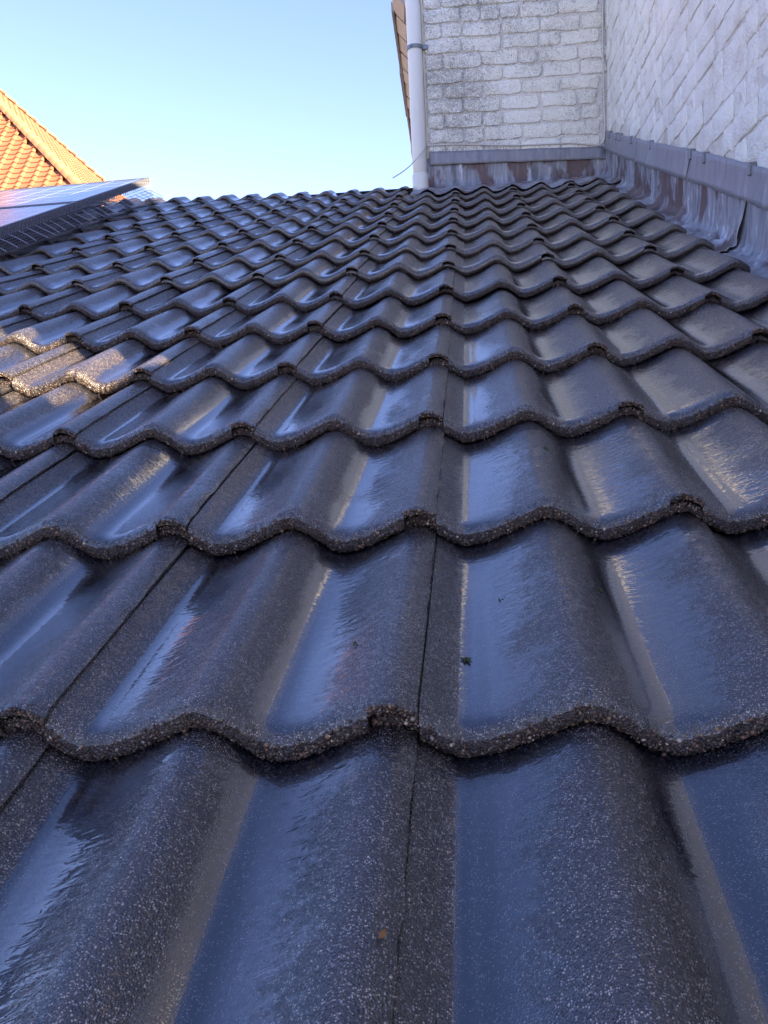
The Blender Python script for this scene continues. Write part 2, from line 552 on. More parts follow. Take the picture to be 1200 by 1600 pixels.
def tile_mesh(name, hi, xend=0.30, ylen=0.42, seed=0):
    """one interlocking double-roll tile: underlap | body | flange, x across, y up the roof, nose at y = 0"""
    rs = np.random.RandomState(seed)
    st = 0.0028 if hi else 0.0075
    def lin(a, b):
        return list(np.linspace(a, b, max(2, int(round((b - a) / st)) + 1)))
    segs = [('lap', lin(-LAP, -0.0005)), ('body', lin(0.0, min(NOTCH, xend)))]
    if xend > NOTCH:
        segs.append(('flange', lin(NOTCH + 0.0005, xend)))
    # section along the length: (y, z, part) from the under lip, round the nose and up the top
    if hi:
        sec = [(ylen, -0.013, 0), (0.06, -0.013, 0), (0.030, -0.014, 0), (0.012, -0.022, 0), (0.006, -0.0240, 1), (0.002, -0.0230, 1), (0.0, -0.0208, 1), (-0.0008, -0.0185, 1), (-0.0010, -0.016, 1), (-0.0008, -0.0135, 1),
               (-0.0002, -0.011, 1), (0.0008, -0.0088, 1), (0.0022, -0.0067, 1), (0.0042, -0.0048, 1), (0.0068, -0.0031, 1), (0.010, -0.0018, 2), (0.014, -0.0008, 2), (0.019, -0.0002, 2), (0.026, 0.0, 2), (0.036, 0.0, 2)]
        sec += [(y, 0.0, 2) for y in np.linspace(0.05, ylen, 24)]
    else:
        sec = [(ylen, -0.013, 0), (0.03, -0.014, 0), (0.004, -0.0238, 1), (-0.0016, -0.016, 1), (-0.0010, -0.008, 1), (0.003, -0.0025, 1), (0.012, 0.0, 2)]
        sec += [(y, 0.0, 2) for y in np.linspace(0.06, ylen, 7)]
    V, F, MI, WT = [], [], [], []
    nx_ = np.arange(-0.05, 0.35, 0.006)
    ch_y, ch_z = rs.normal(0, 0.0010, len(nx_)), rs.normal(0, 0.0010, len(nx_))
    ch_e = rs.normal(0, 0.0009, 40)
    cols_all = []
    for kind, xs in segs:
        for x in xs:
            cols_all.append((x, kind))
    nsec = len(sec)
    for x, kind in cols_all:
        top = float(wave(x)) - W_REF
        if kind == 'lap':
            top -= 0.0140
        elif kind == 'body' and x < 0.045:
            top -= 0.0072 * (1 - (x / 0.045))
        th = {'lap': 0.60, 'body': 1.0, 'flange': 0.34}[kind]
        s = (x - CREST) % 0.15
        hgt = float(np.interp(s, _dense, _WAVE))
        for y, z, part in sec:
            yy = y + (0.0065 if kind == 'lap' and part else 0.0)
            zz = top + z * th
            jx = jy = jz = 0.0
            if hi and part == 1:
                jy, jz, jx = rs.normal(0, 0.0006) + float(np.interp(x, nx_, ch_y)), rs.normal(0, 0.0005) + float(np.interp(x, nx_, ch_z)) * (0.8 if z < -0.012 else 0.3), rs.normal(0, 0.0003)
            if part == 2:
                zz += 0.0006 * math.sin(x * 40 + seed) * math.sin(y * 23 + seed * 2)
            if hi and kind == 'flange' and x > xend - 0.004:
                jx += float(np.interp(y, np.linspace(0, 0.42, 40), ch_e))
            V.append((x + jx, yy + jy, zz + jz))
            # water gathers in the channel and runs down to the nose; the rolls are only damp
            wet = 0.10 + 1.0 * math.exp(-(abs(s - 0.058) / (0.022 if s < 0.058 else 0.056)) ** (4 if s < 0.058 else 2))
            if y < 0.040 and part == 2:
                wet -= 0.30 * (1 - y / 0.040)
            if kind == 'body' and x < 0.030:
                wet = -0.12 + 0.5 * (x / 0.030) ** 3
            if part == 1:
                wet = 0.30
            if y > 0.28:
                wet += 0.35 * (y - 0.28) / 0.07
            WT.append(max(-0.2, min(1.2, wet)))
    nc = len(cols_all)
    for c in range(nc - 1):
        for k in range(nsec - 1):
            a, b = c * nsec + k, (c + 1) * nsec + k
            F.append((a, b, b + 1, a + 1))
            MI.append(1 if sec[k][2] < 2 and sec[k + 1][2] < 2 and sec[k + 1][1] < -0.0080 else 0)
    for c, flip in ((0, False), (nc - 1, True)):           # side ends
        half = nsec // 2
        loop = tuple(c * nsec + k for k in range(nsec))
        F.append(loop if flip else tuple(reversed(loop)))
        MI.append(0)
    back = []
    for c in range(nc - 1):
        F.append((c * nsec, c * nsec + nsec - 1, (c + 1) * nsec + nsec - 1, (c + 1) * nsec))
        MI.append(0)
    me = make_mesh(name, V, F, [M_TILE, M_NOSE], True, MI)
    at = me.attributes.new('wet', 'FLOAT', 'POINT')
    at.data.foreach_set('value', WT)
    try:
        me.set_sharp_from_angle(angle=math.radians(50))
    except Exception:
        pass
    return me


_t = (1 + 5 ** 0.5) / 2
ICO_V = np.array([(-1, _t, 0), (1, _t, 0), (-1, -_t, 0), (1, -_t, 0), (0, -1, _t), (0, 1, _t), (0, -1, -_t), (0, 1, -_t), (_t, 0, -1), (_t, 0, 1), (-_t, 0, -1), (-_t, 0, 1)]) / math.sqrt(1 + _t * _t)
ICO_F = [(0, 11, 5), (0, 5, 1), (0, 1, 7), (0, 7, 10), (0, 10, 11), (1, 5, 9), (5, 11, 4), (11, 10, 2), (10, 7, 6), (7, 1, 8), (3, 9, 4), (3, 4, 2), (3, 2, 6), (3, 6, 8), (3, 8, 9), (4, 9, 5), (2, 4, 11), (6, 2, 10), (8, 6, 7), (9, 8, 1)]


def grit_mesh(name, seed, n=1300, xend=0.30):
    rs = np.random.RandomState(seed + 50)
    mb = MB()
    for k in range(n):
        x = rs.uniform(-LAP, xend)
        rad = min(0.0026, 0.00082 * math.exp(rs.normal(0, 0.5)))
        if k < 26:
            rad = rs.uniform(0.0018, 0.0029)
        top = float(wave(x)) - W_REF
        if x < 0:
            top -= 0.0140
            zz, yy = -rs.uniform(0.002, 0.014), 0.0060
        elif x > NOTCH:
            zz, yy = -rs.uniform(0.001, 0.008), 0.0
        else:
            q = rs.uniform(0, 1) ** 0.8
            zz = -0.0065 - 0.0172 * q
            yy = float(np.interp(-zz, [0.0048, 0.0067, 0.0088, 0.011, 0.016, 0.0208, 0.023], [0.0042, 0.0022, 0.0008, -0.0002, -0.001, 0.0, 0.002])) + rad * 0.25
            if x < 0.045:
                top -= 0.0072 * (1 - x / 0.045)
        R = np.linalg.qr(rs.normal(size=(3, 3)))[0]
        vs = (ICO_V * (1 + rs.uniform(-0.18, 0.18, (12, 1)))) * np.array([1, rs.uniform(0.6, 1), rs.uniform(0.6, 1)])
        vs = vs @ R.T * rad + np.array([x, yy, top + zz])
        mb.add(vs.tolist(), ICO_F)
    return make_mesh(name, mb.v, mb.f, M_GRIT, True)


roof = empty('tiled_roof', (0, 0, 0), (TH, 0, 0))
tag(roof, 'wet dark double-roll concrete tile roof filling the foreground', 'roof')

HI = [tile_mesh('tile_near', True, seed=s) for s in range(3)]
LO = [tile_mesh('tile_far', False, seed=s) for s in range(2)]
HALF = tile_mesh('tile_half_near', True, xend=0.166, seed=5)
HALF_LO = tile_mesh('tile_half_far', False, xend=0.166, seed=6)
SHORT = tile_mesh('tile_ridge', False, ylen=0.19, seed=8)
GRIT = [grit_mesh('grit', s, 1700) for s in range(3)]
GRIT_FAR = [grit_mesh('grit_far', s + 9, 420) for s in range(2)]

for j in range(len(VR) - 1):
    row = j - 2                                            # row 0 is the lowest nose seen whole
    for i in range(-11, 4):                                # right edge of the tile at u = 0.3 i
        if row == 13 and i > -1:
            continue
        half = (i == 3)
        u0 = 0.3 * (i - 1)
        v0 = VR[j]
        z0 = sag(u0 + 0.3, v0)
        z1 = sag(u0 + 0.3, VR[j + 1]) - NSTEP
        pitch = math.atan2(z1 - z0, VR[j + 1] - v0)
        roll = -math.atan2(sag(u0 + 0.3, v0) - sag(u0, v0), 0.3)
        near = row <= 5
        if half:
            me = HALF if near else HALF_LO
        elif row == 13:
            me = SHORT
        else:
            me = rng.choice(HI if near else LO)
        jit = 1.0 if row > 0 else 0.5
        o = obj('tile', me, roof, (u0 + rng.uniform(-0.0012, 0.0012), v0 + rng.uniform(-0.0035, 0.0035) * jit, z0 + rng.uniform(-0.0006, 0.0018) * jit),
                (pitch + rng.uniform(-0.004, 0.002), roll + rng.uniform(-0.003, 0.003), rng.uniform(-0.004, 0.004) * jit))
        if not half and row != 13 and -0.3 * 8 < u0:
            gme = rng.choice(GRIT) if row <= 4 else rng.choice(GRIT_FAR)
            tag(obj('grit', gme, o), kind='stuff')

# boarding under the tiles, the far slope behind the ridge and the house below
dk = MB()
us = list(np.linspace(-3.7, 0.80, 16))
vs_ = [-0.85, 0.0, 1.0, 2.0, 3.0, 4.0, 4.62]
for lay in (-0.125, -0.17):
    pass
vv = [(u, v, sag(u, v) - 0.115) for v in vs_ for u in us] + [(u, v, sag(u, v) - 0.16) for v in vs_ for u in us]
nn_ = len(us) * len(vs_)
ff = [q for q in grid_faces(len(us), len(vs_))] + [tuple(reversed([k + nn_ for k in q])) for q in grid_faces(len(us), len(vs_))]
dk.add(vv, ff)
dk.build('roof_boarding', M_DARK, roof)
bs = MB()
cy, sy = math.cos(2 * TH), math.sin(2 * TH)
bs.add([(-3.7, 4.66, 0.02), (-0.20, 4.66, -0.03), (-0.20, 4.66 + 2.0 * cy, -0.03 - 2.0 * sy), (-3.7, 4.66 + 2.0 * cy, 0.02 - 2.0 * sy)], [(0, 1, 2, 3)])
bs.build('far_slope', M_DARK, roof)
hb = MB()
hb.add([(-3.65, -0.70, -4), (0.85, -0.70, -4), (0.85, 4.35, -4), (-3.65, 4.35, -4), (-3.65, -0.70, -0.42), (0.85, -0.70, -0.42), (0.85, 4.35, 1.32), (-3.65, 4.35, 1.32)],
       [(0, 3, 2, 1), (4, 5, 6, 7), (0, 1, 5, 4), (1, 2, 6, 5), (2, 3, 7, 6), (3, 0, 4, 7)])
hw = hb.build('wall', M_BRICKWALL, roof)
hw.matrix_parent_inverse = Matrix.Rotation(-TH, 4, 'X')

# ------------------------------------------------------------------ the white painted brick house
UW, YB, YAW = 0.86, 4.512, math.radians(4.0)
house = empty('white_brick_house', (UW, YB, -4.0))
tag(house, 'white painted brick house with lead flashing rising behind and right of the roof', 'house')
HINV = Matrix.Translation((-UW, -YB, 4.0))


def hpart(o):
    """part given in world coordinates"""
    o.parent = house
    o.matrix_parent_inverse = HINV
    return o


_brick_cache = {}


def brick_mesh(L, H, mat, key, dep=1.1, bev=0.0030):
    """painted brick: wavy rounded face, x along the course, z up, front towards -y; origin at its lower left back"""
    k = (round(L, 3), round(H, 4), mat.name, key)
    if k in _brick_cache:
        return _brick_cache[k]
    rs = np.random.RandomState(abs(hash((round(L * 1000), key))) % 100000)
    rs = np.random.RandomState(int(L * 1000) * 7 + key * 13 + len(mat.name))
    c = 0.012
    ring = [(c, 0), (L * 0.35, 0), (L * 0.7, 0), (L - c, 0), (L, c), (L, H - c), (L - c, H), (L * 0.65, H), (L * 0.3, H), (c, H), (0, H - c), (0, c)]
    n = len(ring)
    V = []
    jit = rs.normal(0, 0.0030, (n, 2))
    for lay, (y, ins) in enumerate(((0.001, -0.001), (-0.0060 * dep, 0.0006), (-0.0085 * dep, bev))):
        for q, (x, z) in enumerate(ring):
            x2 = x + (ins if x < L / 2 else -ins) + jit[q][0]
            z2 = z + (ins if z < H / 2 else -ins) + jit[q][1]
            V.append((x2, y + rs.normal(0, 0.0006), z2))
    V.append((L * 0.5, -0.0090 * dep + rs.normal(0, 0.0018), H * 0.5))
    F = []
    for lay in range(2):
        for q in range(n):
            q2 = (q + 1) % n
            F.append((lay * n + q, lay * n + q2, (lay + 1) * n + q2, (lay + 1) * n + q))
    F += [(2 * n + q, 2 * n + (q + 1) % n, 3 * n) for q in range(n)]
    me = make_mesh('brick', V, F, mat, True)
    me.set_sharp_from_angle(angle=math.radians(38))
    _brick_cache[k] = me
    return me


def wpx(P):
    q = Vector(P) - Vector(CAM)
    z = Vector(RW[2]).dot(q)
    return (600 + FPX * Vector(RW[0]).dot(q) / z, 800 + FPX * Vector(RW[1]).dot(q) / z, z)


COURSE = 0.0825
# gable wall: origin at the inner corner, x along the wall (negative towards the downpipe)
WB = 1.042
gab = MB()
gab.prism([(-WB, -0.4), (0.30, -0.4), (0.30, 3.75), (-WB, 2.50)], (0.0, 0.22))
gable = gab.build('wall', M_MORTAR, None, False, (UW, YB, 0), (0, 0, YAW))
hpart(gable)
z = 1.648
rowi = 0
while z < 2.72:
    x = -WB + 0.006
    seq = rowi % 2
    while x < -0.03:
        L = rng.choice([0.213, 0.213, 0.205, 0.22, 0.102, 0.11]) if not (x < -WB + 0.02) else (0.205 if seq else 0.095)
        L = min(L, -0.004 - x)
        if L > 0.05:
            b = obj('brick', brick_mesh(L, COURSE - 0.012 + rng.choice([0, 0.002]), M_WHITE_BACK, rng.randrange(4)), gable, (x, 0.0006 + rng.uniform(-0.001, 0.0012), z + rng.uniform(-0.003, 0.003)), (0, rng.uniform(-0.008, 0.008), 0))
        x += L + rng.uniform(0.008, 0.014)
    z += COURSE
    rowi += 1
up = MB()
up.prism([(-WB, 2.735), (-WB, 2.60), (0.0, 2.60), (0.0, 3.60)], (-0.0045, -0.0005))
hpart(up.build('upper_gable', M_RENDER_B, None, False, (UW, YB, 0.14), (0, 0, YAW)))

# side wall along the roof
side = MB()
side.box(UW, UW + 0.25, 0.21, YB + 0.1, -4.0, 3.02)
sidew = side.build('wall', M_MORTAR_R)
hpart(sidew)


def flash_z(y):                                            # top of the cover strip, world z at world y on the side wall
    v = (y + 0.175 * math.sin(TH)) / math.cos(TH)
    return v * math.sin(TH) + 0.175 * math.cos(TH)


SINV = None
z = -0.2
rowi = 0
nb = 0
sb = empty('course_anchor') if False else None
while z < 3.0:
    y = 1.25 + (0.11 if rowi % 2 else 0.0)
    while y < YB - 0.02:
        L = rng.choice([0.213, 0.21, 0.205, 0.218, 0.104])
        if rng.random() < 0.3:
            L = 0.104
        L = min(L, YB - 0.012 - y)
        px = wpx((UW, y + L / 2, z + 0.04))
        if L > 0.05 and z > flash_z(y + L) - 0.06 and px[1] > -45 and px[0] < 1260:
            o = obj('brick', brick_mesh(L, COURSE - rng.choice([-0.0015, 0.001, 0.004, 0.007]), M_WHITE_RIGHT, rng.randrange(5), 0.50, 0.0030), sidew,
                    (UW + rng.uniform(-0.002, 0.0035), y + L, z + rng.uniform(-0.003, 0.003)), (rng.uniform(-0.006, 0.006), 0, -math.pi / 2))
            nb += 1
        y += L + rng.uniform(0.002, 0.010)
    z += COURSE
    rowi += 1
# rest of the painted side wall, then unseen blockers added to shape the sun patch
top = MB()
top.prism([(0.212, 1.32), (1.35, 1.32), (YB - 0.005, 2.52), (YB - 0.005, 3.019), (0.212, 3.019)], (UW - 0.004, UW - 0.0005), 'x')
hpart(top.build('upper_side_wall', M_RENDER_R))
low = MB()  # added out of view: sun passes over it onto the left tiles
low.box(UW - 0.002, UW + 0.10, -0.17, 0.208, -4.0, 1.18)
hpart(low.build('parapet', M_RENDER_R))
ch = MB()  # added out of view: blocks the sun beyond the gap
ch.box(UW - 0.003, UW + 0.09, -3.2, -0.172, -4.0, 3.9)
hpart(ch.build('end_wall', M_RENDER_R))
bd = MB()
bd.box(UW + 0.252, 3.6, 0.214, YB + 0.1, -4.0, 2.92)
hpart(bd.build('wing_body', M_BRICKWALL))
stp = MB()  # unseen box added to keep direct sun off the visible gable
stp.box(UW + 0.001, 3.4, 3.25, YB + 0.098, 3.021, 3.36)
hpart(stp.build('wing_upper', M_RENDER_R))
bk = MB()
bk.prism([(-0.16, -4.0), (2.2, -4.0), (2.2, 3.9), (1.7, 3.9), (-0.16, 2.50)], (YB + 0.16, YB + 5.0))
hpart(bk.build('back_body', M_RENDER_B))

# cream edge of the gable, downpipe, clip
cbx = Vector((UW - WB * math.cos(YAW), YB - WB * math.sin(YAW), 0))
e = MB()
e.box(cbx.x - 0.012, cbx.x + 0.002, cbx.y - 0.004, cbx.y + 0.2, 1.40, 2.62, 0.003)
hpart(e.build('corner_bead', M_CREAM))
pipe = MB()
px0, py0 = cbx.x - 0.0535, cbx.y - 0.01
pipe.tube([(px0, py0, 1.38), (px0, py0, 1.7), (px0, py0, 2.1), (px0, py0, 2.48), (px0 - 0.01, py0 + 0.03, 2.58), (px0 - 0.04, py0 + 0.1, 2.66)], 0.0425, 20)
po = hpart(pipe.build('downpipe', M_PIPE, None, True))
clip = MB()
clip.tube([(px0, py0, 2.252), (px0, py0, 2.272)], 0.0492, 20)
clip.box(px0 + 0.03, px0 + 0.075, py0 - 0.012, py0 + 0.012, 2.250, 2.274, 0.002)
clip.tube([(px0 - 0.02, py0 - 0.049, 2.262), (px0 - 0.02, py0 - 0.058, 2.262)], 0.006, 8)
co_ = clip.build('pipe_clip', M_CLIP)
co_.parent = po
sok = MB()
sok.tube([(px0, py0, 1.36), (px0, py0, 1.56), (px0, py0, 1.565)], [0.0475, 0.0475, 0.0435], 20)
so_ = sok.build('pipe_socket', M_PIPE, None, True)
so_.parent = po

# eave of the back wing running away from the camera
XE, ZE = -0.345, 2.58
EL = (XE, YB, ZE)
EY = math.radians(2.0)
hpart(MB().box(0.07, 0.19, 0.05, 4.4, -0.040, -0.020).build('soffit_board', M_GREYTILE, None, False, EL, (0, 0, EY)))
for k in range(16):
    y0 = -0.08 + 0.268 * k
    m = MB()
    j = rng.uniform(-0.004, 0.004)
    m.prism([(0.052 + j, -0.060), (0.125 + j, -0.050), (0.16 + j, 0.10), (-0.014 + j, 0.045), (-0.010 + j, 0.005)], (-0.118, 0.118))
    hpart(m.build('eave_tile', M_PINK, None, False, Matrix.Rotation(EY, 3, 'Z') @ Vector((0, y0 + 0.134, 0)) + Vector(EL), (0.05, 0, EY + 0.055 + rng.uniform(-0.012, 0.012))))
for k in range(4):
    y0 = 0.16 + 0.93 * k
    m = MB()
    m.box(-0.028 - 0.006 * (k % 2), -0.011, y0, y0 + 0.90, -0.002, 0.06, 0.003)
    hpart(m.build('eave_board', M_GREYTILE, None, False, EL, (0, 0, EY)))
rf = MB()
rf.add([(XE + 0.0, YB - 0.08, ZE + 0.11), (XE + 0.0, YB + 5, ZE + 0.11), (1.75, YB + 5, ZE + 1.62), (1.75, YB - 0.08, ZE + 1.62), (XE, YB - 0.08, ZE + 0.06), (XE, YB + 5, ZE + 0.06), (1.75, YB + 5, ZE + 1.5), (1.75, YB - 0.08, ZE + 1.5)],
       [(0, 3, 2, 1), (4, 5, 6, 7), (0, 4, 7, 3), (0, 1, 5, 4), (3, 7, 6, 2)])
hpart(rf.build('back_roof', M_PINK))


# ---- lead
def sheet(name, P, nx, ny, mat, thick=0.0022):
    """P: list of points row by row; solid sheet"""
    me = make_mesh(name, P, grid_faces(nx, ny), mat, True)
    o = obj(name, me)
    md = o.modifiers.new('thickness', 'SOLIDIFY')
    md.thickness = thick
    md.offset = 0.0
    return o


MR = Matrix.Rotation(TH, 3, 'X')


def roofpt(u, v, n):
    return MR @ Vector((u, v, n))


rl = np.random.RandomState(3)
# cover strips on the side wall, each lapping the next
cuts = [(3.80, 4.835), (2.795, 3.835), (1.70, 2.83), (0.62, 1.74), (-0.3, 0.66)]
for k, (va, vb) in enumerate(cuts):
    P = []
    nx, ny = 14, 7
    tilt = (0.004, -0.006, 0.004, -0.003, 0)[k]
    for jy in range(ny):
        tq = jy / (ny - 1)
        for ix in range(nx):
            s = ix / (nx - 1)
            v = va + (vb - va) * s
            n = 0.176 - 0.098 * tq + tilt * (s - 0.5) + 0.0018 * rl.normal() * (1 if jy in (0, ny - 1) else 0.3)
            off = 0.0125 + 0.0035 * (k % 2) + 0.010 * tq ** 2 + 0.0016 * math.sin(v * 9 + k) * tq
            v2 = v + (0.040 * (tq - 0.5) if k in (1, 2) and ix == (nx - 1 if k == 2 else 0) else 0.0) * (1 if k == 2 else -0.0)
            P.append(roofpt(UW - off, v2, n))
    hpart(sheet('lead_cover_strip', P, nx, ny, M_LEAD))
# little wall hooks that hold the strips
for v in (4.66, 4.42, 4.30, 3.98, 3.50, 2.79, 2.60, 2.1):
    c = roofpt(UW - 0.019, v, 0.176)
    m = MB()
    m.box(c.x - 0.004, c.x + 0.02, c.y - 0.006, c.y + 0.006, c.z - 0.03, c.z + 0.006, 0.002)
    hpart(m.build('strip_hook', M_CLIP))


# upstand and gutter beside the tiles: two lapping lengths
def gutter(va, vb, lift, sd, curl=False):
    rs = np.random.RandomState(sd)
    prof = [(0.8545, 0.128), (0.8542, 0.10), (0.8540, 0.075), (0.8537, 0.050), (0.8533, 0.028), (0.8525, 0.008), (0.8505, -0.008), (0.846, -0.018), (0.838, -0.0245), (0.826, -0.029), (0.812, -0.032), (0.797, -0.035), (0.780, -0.041), (0.760, -0.056), (0.72, -0.078)]
    nv = int((vb - va) / 0.022) + 2
    P = []
    ph = rs.uniform(0, 6, 8)
    for (u, n) in prof:
        for q in range(nv):
            v = va + (vb - va) * q / (nv - 1)
            k = 1.0 if n < 0.03 else 0.35
            w = 0.0045 * math.sin(v * 13 + ph[0] + u * 30) + 0.003 * math.sin(v * 29 + ph[1] - u * 55) + 0.002 * math.sin(v * 61 + ph[2] + n * 90)
            w += 0.0013 * rs.normal() + (0.0035 * math.sin(v * 47 + u * 160 + ph[3]) if n < 0 else 0.0)
            du = -abs(w) * 0.9 * k - lift
            if curl and v < va + 0.07:                     # lower end has sprung away from the sheet below
                du -= 0.010 * (1 - (v - va) / 0.07) * math.exp(-((n - 0.02) / 0.045) ** 2)
            P.append(roofpt(u + du if n > -0.03 else u - lift, v, n + sag(u, v) + (w * k if n < 0.03 else 0) + lift))
    o = sheet('lead_gutter', P, nv, len(prof), M_LEAD_WET, 0.002)
    return hpart(o)


gutter(2.12, 4.84, 0.004, 1, True)
gutter(-0.4, 2.24, 0.0, 2)

# apron under the gable: dressed over the rolls, then up the wall
P = []
uu = list(np.arange(-0.27, 0.872, 0.011))
prof = [(4.175, 'r', 0.0), (4.22, 'r', 0.1), (4.30, 'r', 0.3), (4.42, 'r', 0.6), (4.55, 'r', 0.85), (4.66, 'r', 1.0), (0.02, 'w', 0), (0.08, 'w', 0), (0.135, 'w', 0)]
ra = np.random.RandomState(12)
for a, kind, k in prof:
    for u in uu:
        wv = float(wave(u)) - W_REF
        yw = YB + (u - UW) * math.tan(YAW) - 0.0055
        if u < cbx.x + 0.002:
            yw = cbx.y - 0.006
        if kind == 'r':
            n = sag(u, 4.13) - 0.020 * (a - 4.13) / 0.34 + wv * (0.82 * (1 - k) + 0.15) + 0.006 + 0.003 * ra.normal() * 0.5
            vmax = (yw + 0.0 * math.sin(TH)) / math.cos(TH)
            v = 4.13 + (a - 4.13) * (vmax - 0.012 - 4.13) / (4.66 - 4.13)
            v += 0.012 * math.sin(u * 21) * (1 - k)
            P.append(roofpt(u, v, n))
        else:
            base = (yw / math.cos(TH)) * math.sin(TH)
            P.append(Vector((u, yw - 0.001 + 0.0012 * ra.normal(), 1.515 + a)))
hpart(sheet('lead_apron', P, len(uu), len(prof), M_LEAD_WET))
P = []
for tq in np.linspace(0, 1, 5):
    for s in np.linspace(0, 1, 22):
        x = -WB + 0.004 + (WB - 0.012) * s
        zt, zb = 1.688 - 0.036 * s, 1.612 - 0.030 * s
        P.append(Matrix.Rotation(YAW, 3, 'Z') @ Vector((x, -0.012 - 0.008 * tq ** 2 + 0.0012 * math.sin(s * 17), zt + (zb - zt) * tq + 0.0008 * ra.normal())) + Vector((UW, YB, 0)))
hpart(sheet('lead_cover_strip', P, 22, 5, M_LEAD))

# ---- cables
def wallpt(x, y, z):
    return Matrix.Rotation(YAW, 3, 'Z') @ Vector((x, y, z)) + Vector((UW, YB, 0))


cb = MB()
pts = []
for s in np.linspace(0, 1, 26):
    x = -WB - 0.004 + (WB - 0.06) * s
    pts.append(wallpt(x, -0.016, 1.722 - 0.052 * s + 0.004 * math.sin(s * 9) - 0.012 * (s > 0.85) * (s - 0.85) / 0.15))
for a in np.linspace(0.15, 1, 7):
    pts.append(wallpt(-0.060 + 0.040 * math.sin(a * math.pi / 2), -0.016, 1.658 + 0.05 * (1 - math.cos(a * math.pi / 2))))
for zz in np.linspace(1.75, 3.0, 14):
    pts.append(wallpt(-0.020 + 0.002 * math.sin(zz * 8), -0.015, zz))
cb.tube(pts, 0.0042, 6)
tag(cb.build('cable', M_CABLE, None, True), 'white cable clipped along the gable foot and up the inner corner', 'cable')
cb = MB()
a, b = wallpt(-WB - 0.006, -0.02, 1.722), Vector((-0.372, 4.16, 1.487))
cb.tube([a + (b - a) * s + Vector((0, 0, -0.022 * math.sin(s * math.pi))) for s in np.linspace(0, 1, 12)], 0.0032, 6)
tag(cb.build('cable', M_CABLE, None, True), 'thin loose cable slanting from the gable corner down to the roof edge', 'cable')

# ------------------------------------------------------------------ solar panels with bird wire
NP, UP = 0.150, -1.775


def solar(va, vb, label):
    tl = math.radians(1.6)
    root = empty('solar_panel', roofpt(UP - 0.84, (va + vb) / 2, NP - 0.035 - (3.95 - (va + vb) / 2) * math.tan(tl)), (TH + tl, 0, 0))
    tag(root, label, 'solar panel', 'solar panels on the left of the roof')
    hx, hy = 0.84, (vb - va) / 2
    fr = MB()
    w = 0.014
    fr.box(hx - w, hx, -hy, hy, 0, 0.0365, 0.0015)
    fr.box(-hx, -hx + w, -hy, hy, 0, 0.0365, 0.0015)
    fr.box(-hx + w, hx - w, -hy, -hy + w, 0, 0.036, 0.0015)
    fr.box(-hx + w, hx - w, hy - w, hy, 0, 0.036, 0.0015)
    fr.build('frame', M_FRAME, root)
    gl = MB()
    gl.box(-hx + w + 0.0005, hx - w - 0.0005, -hy + w + 0.0005, hy - w - 0.0005, 0.027, 0.0335)
    gl.build('glass', M_GLASS, root)
    for s in (-0.5, 0.5):
        rl_ = MB()
        rl_.box(hx * s - 0.02, hx * s + 0.02, -hy - 0.02, hy + 0.02, -0.042, -0.002, 0.002)
        rl_.build('mounting_rail', M_WIRE, root)
    return root


solar(3.455, 4.425, 'upper solar panel beside the roof ridge, its far corner against the sky')
solar(2.465, 3.435, 'lower solar panel at the left picture edge, below the thin dark seam')

bw = empty('bird_wire_guard', roofpt(UP + 0.01, 3.4, 0.08), (TH, 0, 0))
tag(bw, 'dark wire mesh bird guard with pale prongs along the solar panel edge', 'bird guard')
mb = MB()
def npv(v):
    return NP - (3.95 - v) * math.tan(math.radians(1.6))


def loc(u, v, n):
    return (u - (UP + 0.01), v - 3.4, n - 0.08)
v = 2.3
while v < 4.42:
    zb = sag(UP, v) - 0.02
    mb.tube([loc(UP + 0.006, v, npv(v) - 0.004), loc(UP + 0.010, v - 0.02, zb)], 0.0011, 4, False)
    v += 0.014
for k in range(7):
    tq = k / 6
    mb.tube([loc(UP + 0.007 + 0.002 * tq, vv_, (npv(vv_) - 0.03) * (1 - tq) + (sag(UP, vv_) - 0.012) * tq) for vv_ in np.linspace(2.3, 4.42, 14)], 0.0011, 4, False)
v = 2.3
while v < 4.40:
    mb.tube([loc(UP + 0.002, v + 0.055, npv(v) + 0.002), loc(UP + 0.0035, v + 0.03, npv(v) - 0.012), loc(UP + 0.008, v, npv(v) - 0.04)], 0.0013, 4, False)
    v += 0.031
mb.build('mesh', M_WIREDARK, bw)
v = 2.42
while v < 4.36:
    m = MB()
    jx = rng.uniform(-0.008, 0.008)
    zt = sag(UP, v)
    m.tube([loc(UP + 0.010, v, min(zt + 0.052, npv(v) - 0.03)), loc(UP + 0.055 + jx / 2, v - 0.018, zt + 0.032), loc(UP + 0.105 + jx, v - 0.05 + jx, zt + 0.012)], 0.0013, 5)
    m.build('prong', M_WIRE, bw)
    v += rng.uniform(0.066, 0.088)
for (du, dn) in ((0.075, 0.05), (0.095, 0.012)):
    m = MB()
    m.tube([loc(UP + 0.004, 4.40, npv(4.4) - 0.012), loc(UP + du, 4.44, npv(4.4) - 0.012 + dn)], 0.0012, 5)
    m.build('prong', M_WIRE, bw)

